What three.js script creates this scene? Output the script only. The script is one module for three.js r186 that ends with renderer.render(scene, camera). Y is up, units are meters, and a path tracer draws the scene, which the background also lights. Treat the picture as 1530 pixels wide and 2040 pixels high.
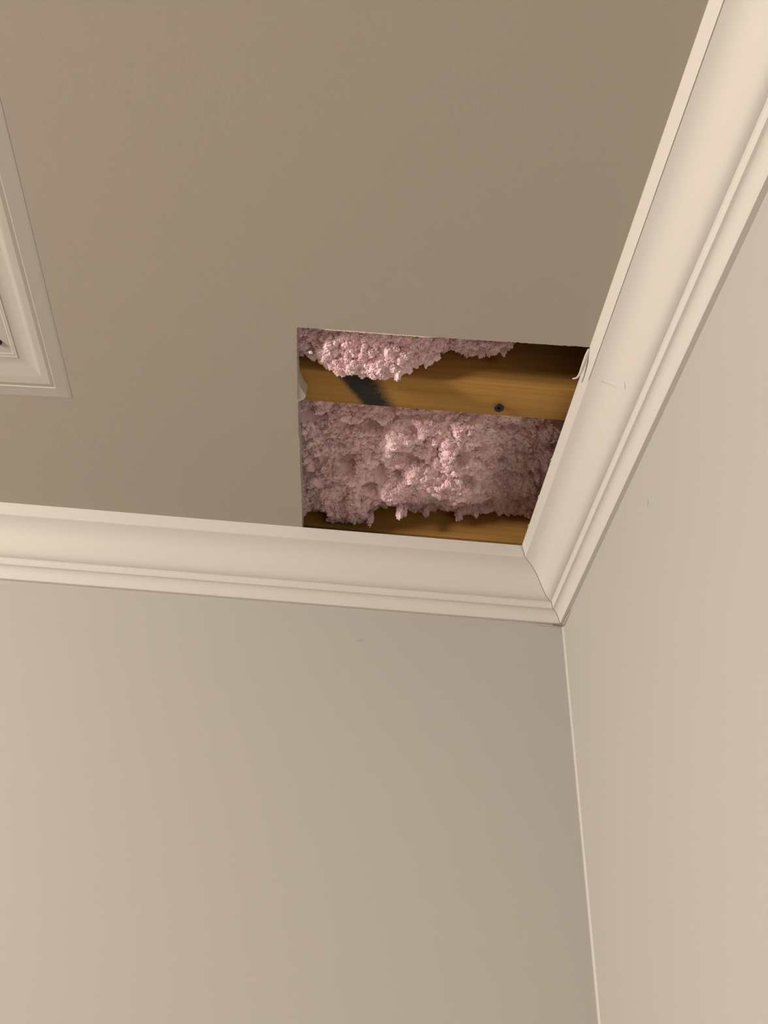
import * as THREE from 'three';
import { mergeGeometries, mergeVertices, toCreasedNormals } from 'three/addons/utils/BufferGeometryUtils.js';
import { ImprovedNoise } from 'three/addons/math/ImprovedNoise.js';

// ------------------------------------------------------------------ camera, light, exposure
// Room: right wall is the plane x = 0, rear wall z = 0, ceiling underside y = H. Units metres.
const H = 2.44;
const scene = new THREE.Scene();
scene.background = new THREE.Color(0x000000);
const camera = new THREE.PerspectiveCamera(62.42, 1530 / 2040, 0.02, 20);
camera.position.set(-0.2118, H - 0.5051, 0.7295);
camera.quaternion.setFromRotationMatrix(new THREE.Matrix4().makeBasis(
  new THREE.Vector3(0.99617777, 0.05000341, 0.07162062),
  new THREE.Vector3(-0.08349602, 0.78594952, 0.61262694),
  new THREE.Vector3(-0.02565676, -0.61626537, 0.78712053)));
const renderer = new THREE.WebGLRenderer({ antialias: true });
renderer.toneMapping = THREE.LinearToneMapping;
renderer.toneMappingExposure = 1.04;
renderer.shadowMap.enabled = true;
const LAMP = { x: -1.9, y: H - 0.385, z: 1.18, power: 11.0, color: new THREE.Color().setRGB(1.0, 0.88, 0.76) };
const ROOM = { x0: -4.2, z1: 4.6 };

// ------------------------------------------------------------------ helpers
const perlin = new ImprovedNoise();
const N = (x, y, z) => perlin.noise(x + 37.3, y + 11.7, z + 71.9);
function rng(seed) { let s = seed >>> 0; return () => { s = (s + 0x6D2B79F5) | 0; let t = Math.imul(s ^ (s >>> 15), 1 | s); t = (t + Math.imul(t ^ (t >>> 7), 61 | t)) ^ t; return ((t ^ (t >>> 14)) >>> 0) / 4294967296; }; }
const rand = rng(20);
const lerp = (a, b, t) => a + (b - a) * t;
const clamp = (v, a, b) => Math.min(b, Math.max(a, v));
const smooth = (a, b, v) => { const t = clamp((v - a) / (b - a), 0, 1); return t * t * (3 - 2 * t); };
function curveAt(points, x) {                       // smooth interpolation of [x, y] pairs sorted by x
  if (x <= points[0][0]) return points[0][1];
  for (let i = 1; i < points.length; i++) if (x <= points[i][0]) return lerp(points[i - 1][1], points[i][1], (x - points[i - 1][0]) / (points[i][0] - points[i - 1][0]));
  return points[points.length - 1][1];
}
function mesh(name, geometry, material, parent = scene) {
  const m = new THREE.Mesh(geometry, material);
  m.name = name; m.castShadow = m.receiveShadow = true; parent.add(m);
  return m;
}
const structure = (o) => { o.userData.kind = 'structure'; return o; };
function tag(o, label, category) { o.userData.label = label; o.userData.category = category; return o; }
function box(x0, x1, y0, y1, z0, z1) {
  const g = new THREE.BoxGeometry(x1 - x0, y1 - y0, z1 - z0);
  g.translate((x0 + x1) / 2, (y0 + y1) / 2, (z0 + z1) / 2);
  return g;
}
function planarUV(g, a, b) {                        // uv in metres from two position axes
  const p = g.attributes.position, uv = new Float32Array(p.count * 2);
  for (let i = 0; i < p.count; i++) { uv[2 * i] = p.getComponent(i, a); uv[2 * i + 1] = p.getComponent(i, b); }
  g.setAttribute('uv', new THREE.BufferAttribute(uv, 2));
  return g;
}
function dataTexture(w, h, f, srgb) {
  const d = new Uint8Array(w * h * 4);
  for (let j = 0; j < h; j++) for (let i = 0; i < w; i++) {
    const c = f(i / w, j / h, i, j), k = (j * w + i) * 4;
    d[k] = clamp(c[0] * 255, 0, 255); d[k + 1] = clamp(c[1] * 255, 0, 255); d[k + 2] = clamp(c[2] * 255, 0, 255); d[k + 3] = 255;
  }
  const t = new THREE.DataTexture(d, w, h);
  t.magFilter = THREE.LinearFilter; t.minFilter = THREE.LinearMipmapLinearFilter; t.generateMipmaps = true;
  t.wrapS = t.wrapT = THREE.RepeatWrapping;
  if (srgb) t.colorSpace = THREE.SRGBColorSpace;
  t.needsUpdate = true;
  return t;
}

// ------------------------------------------------------------------ materials
// roller-stipple relief of painted plasterboard, a tile of 0.16 m (periodic by blending)
const stipple = dataTexture(512, 512, (u, v) => {
  const at = (a, b) => 0.6 * N(a * 46, b * 46, 3.1) + 0.4 * N(a * 110, b * 110, 9.4) + 0.5 * N(a * 9, b * 9, 1.7);
  const wu = u, wv = v;
  const s = (1 - wu) * (1 - wv) * at(u, v) + wu * (1 - wv) * at(u - 1, v) + (1 - wu) * wv * at(u, v - 1) + wu * wv * at(u - 1, v - 1);
  const c = 0.5 + 0.5 * s;
  return [c, c, c];
});
stipple.repeat.set(1 / 0.16, 1 / 0.16);
const paint = (r, g, b, rough, relief) => new THREE.MeshPhysicalMaterial({ color: new THREE.Color().setRGB(r, g, b), roughness: rough, bumpMap: relief ? stipple : null, bumpScale: relief || 1, specularIntensity: 0.6 });
const wallPaint = paint(0.475, 0.465, 0.445, 0.62, 0.00010);
const ceilingPaint = paint(0.445, 0.408, 0.362, 0.9, 0.00012);
const trimPaint = paint(0.66, 0.645, 0.62, 0.40, 0);
const panelPaint = paint(0.52, 0.50, 0.465, 0.35, 0);
const caulkPaint = paint(0.66, 0.64, 0.61, 0.5, 0);
const paperMaterial = paint(0.66, 0.60, 0.52, 0.95, 0);
const crackMaterial = paint(0.16, 0.12, 0.09, 0.9, 0);
const floorPaint = paint(0.20, 0.14, 0.09, 0.5, 0);
const scuffPaint = paint(0.42, 0.38, 0.34, 0.7, 0);

// ------------------------------------------------------------------ room shell
const T = 0.1;
structure(mesh('floor', planarUV(box(ROOM.x0 - T, T, -T, 0, -T, ROOM.z1 + T), 0, 2), floorPaint));
const wallBack = structure(mesh('wall_back', planarUV(box(ROOM.x0 - T, 0, 0, H, -T, 0), 0, 1), wallPaint));
const wallRight = structure(mesh('wall_right', planarUV(box(0, T, 0, H, -T, ROOM.z1 + T), 2, 1), wallPaint));
structure(mesh('wall_left', planarUV(box(ROOM.x0 - T, ROOM.x0, 0, H, 0, ROOM.z1 + T), 2, 1), wallPaint));
structure(mesh('wall_front', planarUV(box(ROOM.x0, 0, 0, H, ROOM.z1, ROOM.z1 + T), 0, 1), wallPaint));

// ceiling plasterboard with the cut-out (its left and top edges are cut by hand, the other two follow the moulding)
const BOARD = 0.0127;
const cutout = [[-0.2703, 0.0205], [-0.2707, 0.0891], [-0.2714, 0.1265], [-0.2718, 0.1500], [-0.2721, 0.1745], [-0.2729, 0.1861], [-0.2730, 0.1960], [-0.2732, 0.2029], [-0.2734, 0.2235],
  [-0.2695, 0.2262], [-0.2676, 0.2275], [-0.2663, 0.2318], [-0.2685, 0.2355], [-0.2706, 0.2393], [-0.2731, 0.2485], [-0.2735, 0.2606], [-0.2737, 0.2791], [-0.2733, 0.3034], [-0.2640, 0.3034], [-0.2546, 0.3040], [-0.2316, 0.3045], [-0.1931, 0.3052], [-0.1547, 0.3060], [-0.1316, 0.3066], [-0.1008, 0.3077], [-0.0777, 0.3083], [-0.0528, 0.3092], [-0.0300, 0.3096], [-0.0300, 0.0205]];
{
  const ragged = [];
  for (let i = 0; i < cutout.length; i++) {
    const [ax, az] = cutout[i], [bx, bz] = cutout[(i + 1) % cutout.length];
    const len = Math.hypot(bx - ax, bz - az), hidden = i >= cutout.length - 2, n = hidden ? 1 : Math.max(1, Math.round(len / 0.0012));
    for (let k = 0; k < n; k++) {
      const t = k / n, x = lerp(ax, bx, t), z = lerp(az, bz, t);
      const w = hidden || (i === 0 && k === 0) ? 0 : 0.00055 * N(x * 420, z * 420, 2) + 0.00035 * N(x * 1300, z * 1300, 7);
      ragged.push(new THREE.Vector2(x + (bz - az) / len * w, z - (bx - ax) / len * w));
    }
  }
  const s = new THREE.Shape([new THREE.Vector2(ROOM.x0 - T, -T), new THREE.Vector2(T, -T), new THREE.Vector2(T, ROOM.z1 + T), new THREE.Vector2(ROOM.x0 - T, ROOM.z1 + T)]);
  s.holes.push(new THREE.Path(ragged));
  s.holes.push(new THREE.Path(panelOpening()));
  const g = new THREE.ExtrudeGeometry(s, { depth: BOARD, bevelEnabled: false });
  g.rotateX(-Math.PI / 2); g.scale(1, 1, -1);      // (x, z) plane -> horizontal, thickness upwards
  const p = g.index ? g.index.array : null;         // mirrored: turn the faces round again
  if (!p) { for (const k of ['position', 'normal', 'uv']) { const a = g.attributes[k], n = a.itemSize; for (let i = 0; i < a.count; i += 3) for (let c = 0; c < n; c++) { const v = a.array[(i + 1) * n + c]; a.array[(i + 1) * n + c] = a.array[(i + 2) * n + c]; a.array[(i + 2) * n + c] = v; } } }
  g.translate(0, H, 0);
  g.computeVertexNormals();
  planarUV(g, 0, 2);
  var ceiling = structure(mesh('ceiling', g, ceilingPaint));
  // torn face paper hanging from the cut's far edge and fuzz on its left edge
  const strip = (pts, drop, lean, name) => {
    const v = [], idx = [];
    pts.forEach(([x, z, w], i) => {
      const d = drop * w;
      v.push(x, H - 0.00002, z, x + lean[0] * w, H - d, z + lean[1] * w, x + lean[0] * w * 1.2, H - d * 0.7, z + lean[1] * w - 0.0003);
      if (i) { const a = (i - 1) * 3, b = i * 3; idx.push(a, b, a + 1, a + 1, b, b + 1, a + 1, b + 1, a + 2, a + 2, b + 1, b + 2); }
    });
    const g2 = new THREE.BufferGeometry(); g2.setAttribute('position', new THREE.Float32BufferAttribute(v, 3)); g2.setIndex(idx); g2.computeVertexNormals();
    mesh(name, g2, paperMaterial, ceiling);
  };
  const top = []; for (let i = 0; i <= 90; i++) { const x = lerp(-0.2565, -0.165, i / 90); top.push([x, curveAt([[-0.2733, 0.3034], [-0.2546, 0.3040], [-0.2316, 0.3045], [-0.1931, 0.3052], [-0.1547, 0.3060]], x), (0.6 + 0.4 * N(x * 500, 1, 1)) * smooth(0, 8, i) * smooth(90, 78, i)]); }
  strip(top, 0.0010, [0, -0.0006], 'torn_paper');
  const fuzz = []; for (let i = 0; i <= 60; i++) { const z = lerp(0.225, 0.262, i / 60); fuzz.push([-0.2737, z, (0.5 + 0.8 * Math.max(0, N(3, z * 700, 1))) * smooth(0, 8, i) * smooth(60, 50, i)]); }
  strip(fuzz, 0.0014, [-0.0010, 0], 'torn_paper_001');
  const fuzz2 = []; for (let i = 0; i <= 30; i++) { const z = lerp(0.182, 0.205, i / 30); fuzz2.push([-0.2733, z, (0.5 + 0.9 * Math.max(0, N(5, z * 700, 1))) * smooth(0, 5, i) * smooth(30, 24, i)]); }
  strip(fuzz2, 0.0013, [-0.0012, 0], 'torn_paper_002');
}
structure(mesh('ceiling_deck', box(ROOM.x0 - T, T, H + 0.24, H + 0.26, -T, ROOM.z1 + T), paint(0.3, 0.22, 0.14, 0.9, 0)));

// ------------------------------------------------------------------ crown moulding: profile [projection from wall, drop from ceiling]
const ogee = (() => {                               // cyma: the slope turns from nearly level to steep and back to level
  const pts = [[0, 0]], n = 48;
  const slope = (t) => t < 0.55 ? lerp(20, 61, smooth(0, 0.55, t) * 0.6 + t / 0.55 * 0.4) : t < 0.78 ? lerp(62, 54, (t - 0.55) / 0.23) : lerp(54, 6, smooth(0.78, 1, t) * 0.5 + (t - 0.78) / 0.22 * 0.5);
  for (let i = 0; i < n; i++) { const t = (i + 0.5) / n, a = slope(t) * Math.PI / 180, [x, y] = pts[i]; pts.push([x + Math.cos(a) / n, y + Math.sin(a) / n]); }
  const [ex, ey] = pts[n];
  return pts.map(([x, y]) => [0.0452 - x / ex * 0.0309, 0.0118 + y / ey * 0.0303]);
})();
const foot = new THREE.CatmullRomCurve3([[0.0128, 0.0488], [0.0104, 0.0494], [0.0080, 0.0513], [0.0060, 0.0545], [0.0050, 0.0580]].map(([a, b]) => new THREE.Vector3(a, b, 0)), false, 'centripetal').getPoints(16).map((v) => [v.x, v.y]);
const profile = [[0, 0], [0.0487, 0], [0.0485, 0.0008], [0.0458, 0.0106], [0.0455, 0.0114], ...ogee, [0.0139, 0.0426], [0.0133, 0.0432], [0.0129, 0.0478], [0.01285, 0.0486], ...foot, [0.0046, 0.0594], [0.0040, 0.0602], [0, 0.0602]];
function moulding(place, turn, gap) {              // place(p, q, t) -> point, t = 0 at the mitre, 1 at the far end; turn(dp, dq) -> direction in space
  const n = profile.length, S = 24, v = [], nrm = [], idx = [];
  const face = profile.map(([p, q], i) => { const [p2, q2] = profile[(i + 1) % n], l = Math.hypot(p2 - p, q2 - q) || 1; return [(q2 - q) / l, -(p2 - p) / l]; });  // towards the room in (p, q)
  const soft = (a, b) => a[0] * b[0] + a[1] * b[1] > 0.85 ? [a[0] + b[0], a[1] + b[1]] : a;
  for (let i = 0; i < n; i++) {
    const j = (i + 1) % n, f = face[i], ends = [[profile[i], soft(f, face[(i + n - 1) % n])], [profile[j], soft(f, face[j])]], b0 = v.length / 3;
    for (const [[p, q], m] of ends) for (let k = 0; k <= S; k++) {
      v.push(...place(p, q, k / S, gap)); const l = Math.hypot(...m); nrm.push(...turn(m[0] / l, m[1] / l));
    }
    for (let k = 0; k < S; k++) { const a = b0 + k, b = b0 + S + 1 + k; idx.push(a, a + 1, b, a + 1, b + 1, b); }
  }
  const cap = THREE.ShapeUtils.triangulateShape(profile.map(([p, q]) => new THREE.Vector2(p, q)), []);
  for (const [k, e] of [[0, -1], [1, 1]]) {
    const b0 = v.length / 3, e0 = place(0.01, 0.01, k, gap), e1 = place(0.01, 0.01, 0.5, gap), d = [e0[0] - e1[0], 0, e0[2] - e1[2]], l = Math.hypot(...d);
    for (const [p, q] of profile) { v.push(...place(p, q, k, gap)); nrm.push(d[0] / l, 0, d[2] / l); }
    for (const [a, b, c] of cap) e > 0 ? idx.push(b0 + a, b0 + b, b0 + c) : idx.push(b0 + a, b0 + c, b0 + b);
  }
  const g = new THREE.BufferGeometry();
  g.setAttribute('position', new THREE.Float32BufferAttribute(v, 3)); g.setAttribute('normal', new THREE.Float32BufferAttribute(nrm, 3));
  for (let i = 0; i < idx.length; i += 3) {           // wind every face to agree with its normal
    const [a, b, c] = [idx[i], idx[i + 1], idx[i + 2]], e = [0, 1, 2].map((k) => v[b * 3 + k] - v[a * 3 + k]), f = [0, 1, 2].map((k) => v[c * 3 + k] - v[a * 3 + k]);
    const x = [e[1] * f[2] - e[2] * f[1], e[2] * f[0] - e[0] * f[2], e[0] * f[1] - e[1] * f[0]];
    if (x[0] * nrm[a * 3] + x[1] * nrm[a * 3 + 1] + x[2] * nrm[a * 3 + 2] < 0) { idx[i + 1] = c; idx[i + 2] = b; }
  }
  g.setIndex(idx);
  return g;
}
const backG = moulding((p, q, t, e) => [lerp(-p - e, ROOM.x0, t), H - q, p], (a, b) => [0, -b, a], 0.00032);
const rightG = moulding((p, q, t, e) => [-p, H - q, lerp(p + e, ROOM.z1, t)], (a, b) => [-a, -b, 0], 0.00032);
const trimBack = structure(mesh('trim_1', backG, trimPaint));
const trimRight = structure(mesh('trim_2', rightG, trimPaint));

// caulk fillet along the right moulding's top edge, ending in a torn taper at the cut-out's corner
{
  const v = [], idx = [], rows = [];
  for (let i = 0; i <= 14; i++) rows.push([lerp(0.2865, 0.311, i / 14), i / 14]);
  rows.push([0.312, 1], [0.5, 1], [0.9, 1], [ROOM.z1, 1]);
  rows.forEach(([z, w], k) => {
    const top = lerp(0.0122, 0.0000, Math.pow(w, 0.8));             // the bead narrows towards its lower line
    const at = (q) => 0.0487 - 0.0032 * q / 0.0116;
    const th = 0.0009 * Math.min(1, 0.3 + w);
    for (const [q, o] of [[top, 0.0001], [lerp(top, 0.0120, 0.06), th], [lerp(top, 0.0120, 0.45), th * 0.8], [lerp(top, 0.0120, 0.85), th * 0.35], [0.0121, 0.00005]]) v.push(-at(q) - o, H - q - 0.00002, z);
    if (k) for (let j = 0; j < 4; j++) { const a = (k - 1) * 5 + j, b = a + 5; idx.push(a, a + 1, b, a + 1, b + 1, b); }
  });
  const g = new THREE.BufferGeometry(); g.setAttribute('position', new THREE.Float32BufferAttribute(v, 3)); g.setIndex(idx); g.computeVertexNormals();
  mesh('caulk_bead', g, caulkPaint, trimRight);
}
// small torn flakes of caulk at the inner corner of the mitre, a hairline crack, scuffs and a dent
function flake(name, at, size, turn, material, parent) {
  const g = new THREE.IcosahedronGeometry(1, 3), p = g.attributes.position;
  for (let i = 0; i < p.count; i++) { const x = p.getX(i), y = p.getY(i), z = p.getZ(i), k = 1 + 0.35 * N(x * 1.6 + at[0] * 900, y * 1.6, z * 1.6); p.setXYZ(i, x * k * size[0], y * k * size[1], z * k * size[2]); }
  g.computeVertexNormals();
  const m = mesh(name, mergeVertices(g), material, parent);
  m.position.set(...at); m.rotation.set(...turn);
  return m;
}
flake('caulk_flake', [-0.0508, H - 0.0012, 0.0476], [0.0024, 0.0010, 0.0010], [0.2, 0, 0.1], caulkPaint, trimBack);
{ // torn film of caulk left on the right moulding beside the mitre
  const v = [], idx = [], K = 10, M = 6;
  for (let k = 0; k <= K; k++) for (let j = 0; j <= M; j++) {
    const t = k / K, u = j / M, z = lerp(0.0500, 0.0590, t) + 0.0008 * N(u * 3, t * 2, 4) * (t > 0.2 ? 1 : 0), low = lerp(0.0120, 0.0030, t * t), q = lerp(0.0001, low, u) + 0.0006 * N(t * 4, u * 3, 1) * u, edge = (j === 0 || j === M || k === K) ? 0 : 1;
    v.push(-(0.0487 - 0.0032 * q / 0.0116) - 0.0001 - 0.0006 * edge, H - q, Math.max(z, 0.0502 - 0.0032 * q / 0.0116));
  }
  for (let k = 0; k < K; k++) for (let j = 0; j < M; j++) { const a = k * (M + 1) + j, b = a + M + 1; idx.push(a, a + 1, b, a + 1, b + 1, b); }
  const g = new THREE.BufferGeometry(); g.setAttribute('position', new THREE.Float32BufferAttribute(v, 3)); g.setIndex(idx); g.computeVertexNormals();
  mesh('caulk_film', g, caulkPaint, trimRight);
}
for (const [z, s] of [[0.083, 0.0016], [0.128, 0.0014], [0.180, 0.0013]]) flake('caulk_flake', [-0.0489, H - 0.0004, z], [0.0007, 0.0007, s], [0, 0.1, 0], caulkPaint, trimRight);
function along(name, pts, radius, material, parent, flat = 1, segments = 40) {   // thin tapered bead through points
  const c = new THREE.CatmullRomCurve3(pts.map((q) => new THREE.Vector3(...q)));
  const g = new THREE.TubeGeometry(c, segments, radius, 8), p = g.attributes.position, nrm = g.attributes.normal;
  for (let k = 0; k <= segments; k++) {
    const o = c.getPointAt(k / segments), w = Math.max(0.06, Math.min(1, 5 * Math.min(k, segments - k) / segments + 0.05)) * (0.8 + 0.4 * N(k * 0.4, radius * 900, 1));
    for (let j = 0; j <= 8; j++) { const i = k * 9 + j; p.setXYZ(i, o.x + (p.getX(i) - o.x) * w, o.y + (p.getY(i) - o.y) * w * flat, o.z + (p.getZ(i) - o.z) * w); }
  }
  g.computeVertexNormals();
  return mesh(name, g, material, parent);
}
{ // open hairline where the two mouldings part at the top of the mitre
  const pts = [0.0484, 0.0470, 0.0458].map((p, i) => [-p - 0.0003, H - [0.0015, 0.006, 0.0112][i], p + 0.0003]);
  along('mitre_crack', pts, 0.00028, crackMaterial, trimRight);
}
const onFace = (q, z, lift = 0.0001) => { let p = 0; for (let i = 1; i < profile.length; i++) if (profile[i - 1][1] <= q && q <= profile[i][1] && profile[i][1] > profile[i - 1][1]) { p = lerp(profile[i - 1][0], profile[i][0], (q - profile[i - 1][1]) / (profile[i][1] - profile[i - 1][1])); break; } return [-p - lift, H - q, z]; };
along('scuff_mark', [onFace(0.0150, 0.2905, 0), onFace(0.0185, 0.2915, 0), onFace(0.0225, 0.2935, 0), onFace(0.0265, 0.2950, 0), onFace(0.0300, 0.2960, 0)], 0.00022, scuffPaint, trimRight);
along('scuff_mark_001', [onFace(0.0320, 0.3075), onFace(0.0335, 0.3040), onFace(0.0350, 0.3015)], 0.0006, caulkPaint, trimRight);
// dirty, cracked caulk under the moulding in the corner
along('cracked_caulk', [[-0.0325, H - 0.0612, 0.0003], [-0.0200, H - 0.0614, 0.0005], [-0.0100, H - 0.0615, 0.0006], [-0.0010, H - 0.0618, 0.0008]], 0.0011, paint(0.56, 0.50, 0.43, 0.9, 0), wallBack);
along('caulk_crack', [[-0.0120, H - 0.0613, 0.0016], [-0.0080, H - 0.0615, 0.0017], [-0.0035, H - 0.0616, 0.0018], [-0.0012, H - 0.0622, 0.0018]], 0.00045, paint(0.25, 0.15, 0.10, 0.9, 0), wallBack);
along('cracked_caulk', [[-0.0008, H - 0.0618, 0.0015], [-0.0006, H - 0.0620, 0.0120], [-0.0004, H - 0.0618, 0.0240], [-0.0002, H - 0.0615, 0.0340]], 0.0012, paint(0.50, 0.44, 0.38, 0.9, 0), wallRight);
// rounded painted inside corner of the two walls
{
  const v = [], idx = [], r = 0.0018, R = [0, H - 0.0615];
  for (let k = 0; k <= 1; k++) for (let j = 0; j <= 6; j++) { const a = j / 6 * Math.PI / 2; v.push(-r + r * Math.cos(a) * 0.98, R[k], r - r * Math.sin(a) * 0.98); }
  for (let j = 0; j < 6; j++) idx.push(j, j + 1, j + 7, j + 1, j + 8, j + 7);
  const g = new THREE.BufferGeometry(); g.setAttribute('position', new THREE.Float32BufferAttribute(v, 3)); g.setIndex(idx); g.computeVertexNormals();
  mesh('corner_caulk', g, paint(0.60, 0.585, 0.555, 0.5, 0), wallRight);
}
// nibs and drips in the wall paint
flake('paint_nib', [-0.0001, H - 0.1256, 0.0332], [0.0005, 0.0022, 0.0011], [0, 0, 0], paint(0.52, 0.49, 0.45, 0.7, 0), wallRight);
flake('paint_nib_001', [-0.0001, H - 0.1002, 0.2511], [0.0004, 0.0030, 0.0016], [0.3, 0, 0], wallPaint, wallRight);
flake('paint_nib_002', [-0.0001, H - 0.1149, 0.3833], [0.0003, 0.0018, 0.0010], [0.3, 0, 0], paint(0.52, 0.49, 0.45, 0.7, 0), wallRight);
flake('paint_nib', [-0.2046, H - 0.0952, 0.0001], [0.0030, 0.0011, 0.0004], [0, 0, 0.2], wallPaint, wallBack);

// ------------------------------------------------------------------ lamp (outside the frame)
{
  const t = new THREE.Group(); t.name = 'ceiling_light'; t.position.set(LAMP.x, H, LAMP.z); scene.add(t);
  tag(t, 'white globe ceiling light hanging on a rod from the ceiling', 'ceiling light');
  const lathe = (pts, n = 40) => new THREE.LatheGeometry(pts.map(([r, y]) => new THREE.Vector2(r, y)), n);
  mesh('canopy', lathe([[0.0005, -0.022], [0.03, -0.022], [0.058, -0.014], [0.062, 0], [0.0005, 0]]), trimPaint, t);
  mesh('rod', lathe([[0.006, -0.33], [0.006, -0.02]], 16), trimPaint, t);
  const dy = LAMP.y - H;
  mesh('globe', new THREE.SphereGeometry(0.15, 48, 32).translate(0, dy, 0), new THREE.MeshStandardMaterial({ color: 0xffffff, roughness: 0.5, emissive: LAMP.color, emissiveIntensity: 1.5 }), t);
  const l = new THREE.PointLight(LAMP.color, LAMP.power, 0, 2);
  l.position.set(0, dy, 0); l.castShadow = true; l.shadow.radius = 7; l.shadow.mapSize.set(2048, 2048); t.add(l);
}

// ------------------------------------------------------------------ joists
function grain(along_, across, seed, knots) {       // 0..1 late-wood darkness in a sawn pine face
  let bend = 0, k2 = 0;
  for (const [kx, ky, kr] of knots) { const dx = (along_ - kx) / (kr * 3.2), dy = (across - ky) / kr, d = Math.exp(-(dx * dx + dy * dy)); bend += d * Math.sign(across - ky + 1e-6) * kr * 0.9; k2 = Math.max(k2, Math.exp(-(((along_ - kx) / (kr * 0.7)) ** 2 + ((across - ky) / (kr * 0.55)) ** 2))); }
  const y = across + bend + 0.0030 * N(along_ * 7, across * 25, seed) + 0.0008 * N(along_ * 40, across * 60, seed + 5);
  const ring = 0.5 + 0.5 * Math.sin(y * 900 + 5  * N(y * 260, along_ * 2, seed + 2));
  const fibre = N(along_ * 60, across * 2600, seed + 9);
  return [0.20 * ring * ring + 0.42 * (0.5 + 0.5 * N(along_ * 9, across * 130, seed + 3)) + 0.14 * fibre, k2];
}
const BASE = [0.43, 0.255, 0.075], LATE = [0.30, 0.135, 0.032];
const toSRGB = (c) => c <= 0.0031308 ? 12.92 * c : 1.055 * Math.pow(c, 1 / 2.4) - 0.055;
function woodTexture(w, h, lx, ly, seed, knots, stain) {
  const t = dataTexture(w, h, (u, v) => {
    const a = u * lx, b = v * ly, [d, k] = grain(a, b, seed, knots);
    let c = BASE.map((q, i) => lerp(q, LATE[i], clamp(d, 0, 1)));
    c = c.map((q, i) => lerp(q, [0.22, 0.075, 0.02][i], k * 0.85));
    if (stain) { const [s, col] = stain(a, b); c = c.map((q, i) => lerp(q, col[i], s)); }
    return c.map(toSRGB);
  }, true);
  t.wrapS = t.wrapT = THREE.ClampToEdgeWrapping;
  return t;
}
// length 0.62 m from x = -0.56 to 0.06; the stain is a dark diagonal smear of sprayed lumber paint across the edge
const JX0 = -0.56, JLEN = 0.62, JW = 0.0365, JH = 0.16;
const smear = (a, b) => {
  const t = b / JW, x = a + JX0;                    // t: 0 at the far (small z) edge of the underside
  const x0 = lerp(-0.2185, -0.2440, t), x1 = lerp(-0.1930, -0.2110, t), soft = 0.004 + 0.003 * N(a * 300, b * 300, 4);
  const s = smooth(x0 - soft, x0 + soft * 1.2, x) * smooth(x1 + soft * 2.2, x1 - soft * 2.2, x);
  return [clamp(s * (0.98 + 0.05 * N(a * 90, b * 300, 8)), 0, 0.985), [0.024, 0.028, 0.030]];
};
const sideKnots = [[0.445, 0.030, 0.011]];
const sideMap = woodTexture(1024, 384, JLEN, JH, 3, sideKnots, null);
const underMap = woodTexture(1600, 128, JLEN, JW, 12, [], smear);
const underPlain = woodTexture(1024, 64, JLEN, JW, 17, [], null);
const woodMaterial = (map) => new THREE.MeshPhysicalMaterial({ map, roughness: 0.75, specularIntensity: 0.25 });
const sideWood = woodMaterial(sideMap), underWood = woodMaterial(underMap), plainWood = woodMaterial(underPlain);
function joist(underMaterial) {                     // origin at its lower left corner (small x, small z); eased edges
  const e = 0.0022, n = 5, pr = [];
  const corner = (cz, cy, a0) => { for (let i = 0; i <= n; i++) { const a = a0 + i / n * Math.PI / 2; pr.push([cz + e * Math.cos(a), cy + e * Math.sin(a)]); } };
  corner(JW - e, e, -Math.PI / 2); corner(JW - e, JH - e, 0); corner(e, JH - e, Math.PI / 2); corner(e, e, Math.PI);
  const build = (pick) => {
    const v = [], uv = [], idx = [], m = pr.length;
    for (let i = 0; i < m; i++) {
      const [z0, y0] = pr[i], [z1, y1] = pr[(i + 1) % m], under = Math.abs(y1 - y0) < Math.abs(z1 - z0) && y0 < JH / 2;
      if (under !== pick) continue;
      const b = v.length / 3;
      for (const [z, y] of [[z0, y0], [z1, y1]]) for (const x of [0, JLEN]) { v.push(x, y, z); uv.push(x / JLEN, under ? z / JW : y / JH); }
      idx.push(b, b + 1, b + 2, b + 1, b + 3, b + 2);
    }
    if (!pick) for (const x of [0, JLEN]) { const b = v.length / 3; for (const [z, y] of pr) { v.push(x, y, z); uv.push(x / JLEN, y / JH); } for (let i = 1; i < pr.length - 1; i++) x ? idx.push(b, b + i + 1, b + i) : idx.push(b, b + i, b + i + 1); }
    const g = new THREE.BufferGeometry(); g.setAttribute('position', new THREE.Float32BufferAttribute(v, 3)); g.setAttribute('uv', new THREE.Float32BufferAttribute(uv, 2)); g.setIndex(idx);
    return toCreasedNormals(g, 0.6);
  };
  const g = mergeGeometries([build(true), build(false)], true);
  return [g, [underMaterial, sideWood]];
}
{
  const [g, m] = joist(underWood);
  const j = tag(mesh('ceiling_joist', g, m), 'golden pine joist with a dark diagonal smear, crossing the middle of the ceiling hole', 'joist');
  j.position.set(JX0, H + BOARD, 0.2090); j.rotation.y = -0.0125;
  const [g2, m2] = joist(plainWood);
  const j2 = tag(mesh('ceiling_joist_001', g2, m2), 'shaded brown pine joist along the lower edge of the ceiling hole, above the crown moulding', 'joist');
  j2.position.set(JX0, H + BOARD + 0.0115, 0.0200 - JW);
}
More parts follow.
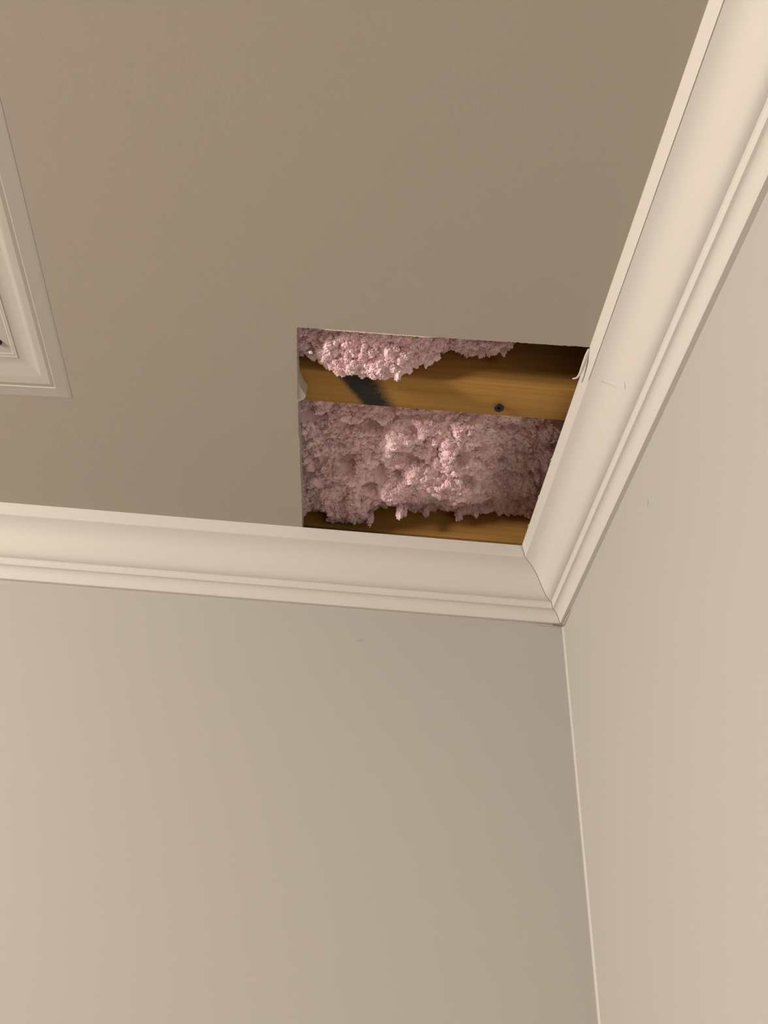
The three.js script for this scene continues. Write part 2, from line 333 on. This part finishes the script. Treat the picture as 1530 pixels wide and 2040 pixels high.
{ // bugle-head screw left in the joist, head down
  const t = new THREE.Group(); t.name = 'drywall_screw'; t.position.set(-0.1037, H + BOARD, 0.2272); scene.add(t);
  tag(t, 'black bugle-head screw driven into the underside of the golden pine joist', 'screw');
  const dark = new THREE.MeshStandardMaterial({ color: new THREE.Color().setRGB(0.022, 0.022, 0.025), roughness: 0.45, metalness: 0.4 });
  const s = new THREE.Group(); s.rotation.set(0.18, 0, -0.1); t.add(s); s.name = 'shaft';
  mesh('head', new THREE.LatheGeometry([[0.0003, 0.0014], [0.0009, 0.0013], [0.0012, 0.0006], [0.0018, -0.0002], [0.0034, -0.0006], [0.0041, -0.0003], [0.0042, 0.0002], [0.0034, 0.0010], [0.0024, 0.0022], [0.0019, 0.0040]].map(([r, y]) => new THREE.Vector2(r, y - 0.0032)), 32), dark, t);
  t.remove(s);
  mesh('shank', new THREE.LatheGeometry([[0.0018, -0.001], [0.0018, 0.006], [0.0023, 0.0063], [0.0018, 0.0072], [0.0023, 0.0081], [0.0018, 0.009], [0.0023, 0.0099], [0.0018, 0.0108], [0.0003, 0.03]].map(([r, y]) => new THREE.Vector2(r, y)), 16), dark, t);
  const cross = mergeGeometries([box(-0.0014, 0.0014, -0.0032, -0.0012, -0.0004, 0.0004), box(-0.0004, 0.0004, -0.0032, -0.0012, -0.0014, 0.0014)]);
  mesh('recess', cross, new THREE.MeshStandardMaterial({ color: 0x020202, roughness: 1 }), t);
}

// ------------------------------------------------------------------ insulation
const pink = new THREE.MeshPhysicalMaterial({ color: new THREE.Color().setRGB(0.96, 0.76, 0.79), roughness: 1, specularIntensity: 0.1, sheen: 0.35, sheenRoughness: 0.9, sheenColor: new THREE.Color().setRGB(0.9, 0.7, 0.7) });
const tuftPink = new THREE.MeshPhysicalMaterial({ color: new THREE.Color().setRGB(0.975, 0.755, 0.80), roughness: 1, specularIntensity: 0.1, sheen: 0.3, sheenRoughness: 0.9, sheenColor: new THREE.Color().setRGB(0.9, 0.75, 0.75) });
const billow = (x, y, z) => Math.abs(N(x, y, z));
function fluff(x, y, z) {                           // outward relief of the wool, metres: round clumps with sharp crevices
  const wx = x + 0.006 * N(x * 60, y * 60, z * 60), wz = z + 0.006 * N(x * 60 + 40, y * 60, z * 60);
  return 0.020 * (billow(wx * 26, y * 26, wz * 26) - 0.2) - 0.014 * smooth(0.20, 0.46, N(x * 40 + 5, y * 40, z * 46)) + 0.0085 * (billow(wx * 75, y * 75, wz * 75) - 0.2) + 0.0034 * (billow(wx * 190, y * 190, wz * 190) - 0.2) + 0.0022 * (billow(x * 430, y * 430, z * 430) - 0.2);
}
function woolSheet(nu, nv, at, name, label) {       // at(u, v) -> base point on the visible underside
  const v = new Float32Array((nu + 1) * (nv + 1) * 3), idx = [];
  const P = (i, j) => at(i / nu, j / nv);
  for (let j = 0; j <= nv; j++) for (let i = 0; i <= nu; i++) {
    const p = P(i, j), a = P(i + 0.5, j), b = P(i, j + 0.5);
    const e = [a[0] - p[0], a[1] - p[1], a[2] - p[2]], f = [b[0] - p[0], b[1] - p[1], b[2] - p[2]];
    let n = [e[1] * f[2] - e[2] * f[1], e[2] * f[0] - e[0] * f[2], e[0] * f[1] - e[1] * f[0]];
    const l = Math.hypot(...n) || 1; n = n.map((q) => q / l); // outward: down, towards the room
    const d = fluff(...p), k = (j * (nu + 1) + i) * 3;
    v[k] = p[0] + n[0] * d; v[k + 1] = p[1] + n[1] * d; v[k + 2] = p[2] + n[2] * d;
  }
  for (let j = 0; j < nv; j++) for (let i = 0; i < nu; i++) { const a = j * (nu + 1) + i, b = a + 1, c = a + nu + 1, d = c + 1; idx.push(a, b, c, b, d, c); }
  const g = new THREE.BufferGeometry(); g.setAttribute('position', new THREE.BufferAttribute(v, 3)); g.setIndex(idx); g.computeVertexNormals();
  const m = tag(mesh(name, g, pink), label, 'insulation');
  return m;
}
const clump = (() => {
  const g = mergeVertices(new THREE.IcosahedronGeometry(1, 7).deleteAttribute('uv').deleteAttribute('normal')), p = g.attributes.position;
  for (let i = 0; i < p.count; i++) { const x = p.getX(i), y = p.getY(i), z = p.getZ(i), k = 0.62 + 0.9 * billow(x * 1.3, y * 1.3, z * 1.3) + 0.5 * billow(x * 3.1, y * 3.1, z * 3.1) + 0.22 * billow(x * 7, y * 7, z * 7); p.setXYZ(i, x * k, y * k * (1 + 0.25 * Math.max(0, -y)), z * k); }
  g.computeVertexNormals();
  return g;
})();
function tufts(root, count, size, keep, seed, flat = 1) {     // small clumps half sunk in the sheet
  const r = rng(seed), pos = root.geometry.attributes.position, nor = root.geometry.attributes.normal, mats = [], cols = [];
  const q = new THREE.Quaternion(), q2 = new THREE.Quaternion(), down = new THREE.Vector3(0, -1, 0), n = new THREE.Vector3();
  for (let tries = 0; mats.length < count && tries < count * 12; tries++) {
    const i = Math.floor(r() * pos.count), x = pos.getX(i), y = pos.getY(i), z = pos.getZ(i), k = keep(x, y, z);
    if (r() > k) continue;
    n.set(nor.getX(i), nor.getY(i), nor.getZ(i)).lerp(down, 0.35).normalize();
    const s = size * (0.45 + 0.9 * r() * r()) * (0.7 + 0.3 * k), hang = r() < 0.02 ? 2 : 1, sy = s * (0.8 + 0.7 * r()) * flat * hang;
    q.setFromUnitVectors(down, n); q2.setFromAxisAngle(down, r() * 6.283); q.multiply(q2);
    mats.push(new THREE.Matrix4().compose(new THREE.Vector3(x, y, z).addScaledVector(n, -0.35 * sy), q.clone(), new THREE.Vector3(s * (0.8 + 0.4 * r()), sy, s * (0.8 + 0.4 * r()))));
    const t = r(), w = 0.86 + 0.2 * r();
    cols.push(new THREE.Color().setRGB(w, w * lerp(0.90, 1.06, t), w * lerp(0.92, 1.08, t)));
  }
  const im = new THREE.InstancedMesh(clump, tuftPink, mats.length);
  mats.forEach((m, i) => { im.setMatrixAt(i, m); im.setColorAt(i, cols[i]); });
  im.name = 'tufts'; im.userData.kind = 'stuff'; im.castShadow = im.receiveShadow = true; root.add(im);
}
// wool above the joist (towards the room): sags through the hole over the joist's edge, thins out to the right
const FRINGE = [[-0.300, 0.018], [-0.2737, 0.0145], [-0.259, 0.0120], [-0.2504, 0.0060], [-0.2367, 0.0020], [-0.2147, -0.0015], [-0.1990, -0.0035], [-0.188, 0.0000], [-0.1707, 0.0095], [-0.1571, 0.0240], [-0.1490, 0.0400], [-0.1292, 0.0380], [-0.1166, 0.0440], [-0.1075, 0.0440], [-0.098, 0.0560], [-0.088, 0.078], [-0.03, 0.100], [0.03, 0.11]];
const woolUpper = woolSheet(520, 300, (u, v) => {
  const x = lerp(-0.345, 0.0, u), f = curveAt(FRINGE, x) + 0.0065, back = Math.max(0.030, f + 0.006);
  const s = v * 5, k = Math.min(4, Math.floor(s)), t = s - k, tt = t * t * (3 - 2 * t);
  const prof = [[0.2535, f + 0.050], [0.2565, f + 0.008], [0.2660, f], [0.2860, f + 0.004], [0.3060, Math.max(0.0245, f + 0.004)], [0.360, back]];
  const a = prof[k], b = prof[k + 1];
  return [x, H + lerp(a[1], b[1], k === 0 ? t : tt * 0.5 + t * 0.5), lerp(a[0], b[0], t)];
}, 'insulation_batt', 'pink wool insulation sagging over the golden joist along the upper edge of the ceiling hole');
tufts(woolUpper, 7000, 0.0029, (x, y, z) => (z > 0.33 || x < -0.30 || x > -0.05 ? 0.05 : 1), 5);
// wool between the two joists
const SAG = (x, z) => {
  let y = 0.032 - 0.013 * Math.exp(-(((x + 0.165) / 0.070) ** 4 + ((z - 0.130) / 0.065) ** 4)) - 0.006 * Math.exp(-(((x + 0.215) / 0.03) ** 2 + ((z - 0.06) / 0.03) ** 2));
  y += 0.028 * smooth(-0.118, -0.050, x) * (0.15 + 0.85 * smooth(0.02, 0.10, z));
  y -= 0.010 * smooth(-0.192, -0.212, x) * smooth(0.07, 0.03, z);
  y += 0.015 * smooth(0.085, 0.026, z) * smooth(-0.212, -0.192, x);
  y += 0.006 * smooth(-0.235, -0.262, x) * smooth(0.10, 0.15, z);
  return y;
};
const woolLower = woolSheet(560, 420, (u, v) => {
  const x = lerp(-0.345, 0.01, u), z = lerp(0.0215, 0.2095, v);
  const edge = smooth(0.006, 0.0, z - 0.0215) + smooth(0.006, 0.0, 0.2095 - z);
  return [x, H + SAG(x, z) + 0.006 + 0.02 * edge, z];
}, 'insulation_batt_001', 'pink wool insulation filling the gap between the two joists in the ceiling hole');
tufts(woolLower, 5200, 0.0033, (x, y, z) => (x < -0.30 || x > -0.02 ? 0.05 : 0.55 + 0.45 * smooth(H + 0.05, H + 0.02, y)), 9, 0.75);

for (const [root, name, list] of [[woolLower, 'wisp', [[-0.1741, 0.022, 0.052, 0.0020, 0.0090], [-0.1690, 0.026, 0.047, 0.0016, 0.0060], [-0.2028, 0.022, 0.034, 0.0022, 0.0075], [-0.1100, 0.040, 0.032, 0.0024, 0.0070], [-0.0920, 0.043, 0.032, 0.0018, 0.0055], [-0.1450, 0.038, 0.034, 0.0018, 0.0060]]], [woolUpper, 'wisp', [[-0.1930, -0.0050, 0.2640, 0.0017, 0.0070], [-0.1985, -0.0030, 0.2630, 0.0014, 0.0045], [-0.1050, 0.036, 0.262, 0.0016, 0.0060], [-0.1240, 0.032, 0.262, 0.0018, 0.0060]]]]) {
  list.forEach(([x, y, z, w, h], i) => {              // small wisps that hang free at the wool's ragged edge
    const m = mesh(name + (i ? '_' + String(i).padStart(3, '0') : ''), clump, tuftPink, root);
    m.position.set(x, H + y + 0.0075, z + 0.001); m.scale.set(w * 1.7, h * 1.15, w * 1.7); m.rotation.set(0.2 * N(i, 1, 2), i * 1.3, 0.35 * N(i, 4, 7));
  });
}

// ------------------------------------------------------------------ small loose things in the hole
{
  const c = flake('plaster_crumb', [-0.2623, H - 0.0025, 0.2815], [0.0015, 0.0012, 0.0012], [0.4, 0.2, 0.1], paint(0.85, 0.82, 0.78, 0.8, 0), scene);
  tag(c, 'small white plaster crumb caught in the pink wool near the upper left of the hole', 'plaster crumb');
}
{ // curled sliver of caulk hanging from the moulding
  const c = new THREE.CatmullRomCurve3([[-0.0494, -0.0012, 0.3085], [-0.0502, -0.0030, 0.3030], [-0.0509, -0.0050, 0.2925], [-0.0515, -0.0058, 0.2865], [-0.0530, -0.0062, 0.2830], [-0.0560, -0.0062, 0.2815]].map(([x, y, z]) => new THREE.Vector3(x, H + y, z)));
  const S = 48, v = [], idx = [], M = 10;
  for (let k = 0; k <= S; k++) {
    const t = k / S, o = c.getPointAt(t), d = c.getTangentAt(t), side = new THREE.Vector3(-d.z, 0, d.x).normalize(), upv = new THREE.Vector3().crossVectors(d, side).normalize();
    const w = 0.0019 * Math.sqrt(Math.max(0.02, Math.sin(Math.PI * clamp(0.1 + 0.86 * t, 0, 1)))) * lerp(1, 0.6, t), h = 0.0010 * lerp(1, 0.6, t);
    for (let j = 0; j < M; j++) { const a = j / M * 2 * Math.PI; const q = o.clone().addScaledVector(side, Math.cos(a) * w).addScaledVector(upv, Math.sin(a) * h); v.push(q.x, q.y, q.z); }
    if (k) for (let j = 0; j < M; j++) { const a = (k - 1) * M + j, b = (k - 1) * M + (j + 1) % M; idx.push(a, b, a + M, b, b + M, a + M); }
  }
  for (const k of [0, S]) for (let j = 1; j < M - 1; j++) k ? idx.push(k * M, k * M + j, k * M + j + 1) : idx.push(0, j + 1, j);
  const g = new THREE.BufferGeometry(); g.setAttribute('position', new THREE.Float32BufferAttribute(v, 3)); g.setIndex(idx); g.computeVertexNormals();
  tag(mesh('caulk_sliver', g, caulkPaint), 'thin curled white caulk sliver peeling off the crown moulding into the hole', 'caulk');
}

// ------------------------------------------------------------------ square moulded panel in the ceiling at the left
function panelOpening() { return [[0.016, 0.016], [0.016, 0.364], [0.364, 0.364], [0.364, 0.016]].map(([a, b]) => { const [x, z] = panelPoint(a, b); return new THREE.Vector2(x, z); }); }
function panelPoint(a, b) { const c = Math.cos(0.045), s = Math.sin(0.045); return [-0.4650 - a * c + b * s, 0.2040 + b * c + a * -s]; }
{
  const root = new THREE.Group(); root.name = 'ceiling_panel'; scene.add(root);
  const [cx, cz] = panelPoint(0.19, 0.19); root.position.set(cx, H, cz);
  tag(root, 'white square moulded ceiling panel with stepped recessed rings, beside the bare ceiling and away from the hole', 'panel');
  const ring = (prof, name, crease) => {            // profile [offset from outer edge, height] swept round the square
    const v = [], idx = [], n = prof.length, L = 0.38, SEG = 1;
    const cs = [[0, 0], [1, 0], [1, 1], [0, 1]];
    for (let k = 0; k < 4; k++) for (const [o, y] of prof) { const a = cs[k][0] ? L - o : o, b = cs[k][1] ? L - o : o, [x, z] = panelPoint(a, b); v.push(x - cx, y, z - cz); }
    for (let k = 0; k < 4; k++) for (let i = 0; i < n - 1; i++) { const a = k * n + i, b = a + 1, c = ((k + 1) % 4) * n + i, d = c + 1; idx.push(a, b, c, b, d, c); }
    let g = new THREE.BufferGeometry(); g.setAttribute('position', new THREE.Float32BufferAttribute(v, 3)); g.setIndex(idx);
    g = toCreasedNormals(g, crease);
    return mesh(name, g, panelPaint, root);
  };
  ring([[0, -0.0001], [0.0010, -0.0003], [0.0026, -0.0005], [0.0112, -0.0008], [0.0118, -0.0009], [0.0121, -0.0008], [0.0131, 0.0005]], 'frame', 0.35);
  ring([[0.0131, 0.0005], [0.0136, 0.0006], [0.0195, 0.0007], [0.0212, 0.0009], [0.0228, 0.0015], [0.0246, 0.0024], [0.0264, 0.0034], [0.0282, 0.0042], [0.0296, 0.0046], [0.0310, 0.0047], [0.0370, 0.0048]], 'cove', 0.45);
  ring([[0.0370, 0.0048], [0.0388, 0.0047], [0.0395, 0.0044], [0.0399, 0.0045], [0.0406, 0.0052], [0.0424, 0.0052], [0.0428, 0.0054], [0.0434, 0.0059], [0.0450, 0.0060], [0.1899, 0.0060]], 'inset', 0.35);
  const [sx, sz] = panelPoint(0.0527, 0.0545);
  const hole = mesh('screw', new THREE.LatheGeometry([[0.0001, -0.0012], [0.0018, -0.0012], [0.0030, -0.0004], [0.0034, 0.0004], [0.0034, 0.002]].map(([r, y]) => new THREE.Vector2(r, y)), 24), new THREE.MeshStandardMaterial({ color: 0x0a0a0a, roughness: 0.5 }), root);
  hole.position.set(sx - cx, 0.0056, sz - cz);
}

renderer.render(scene, camera);
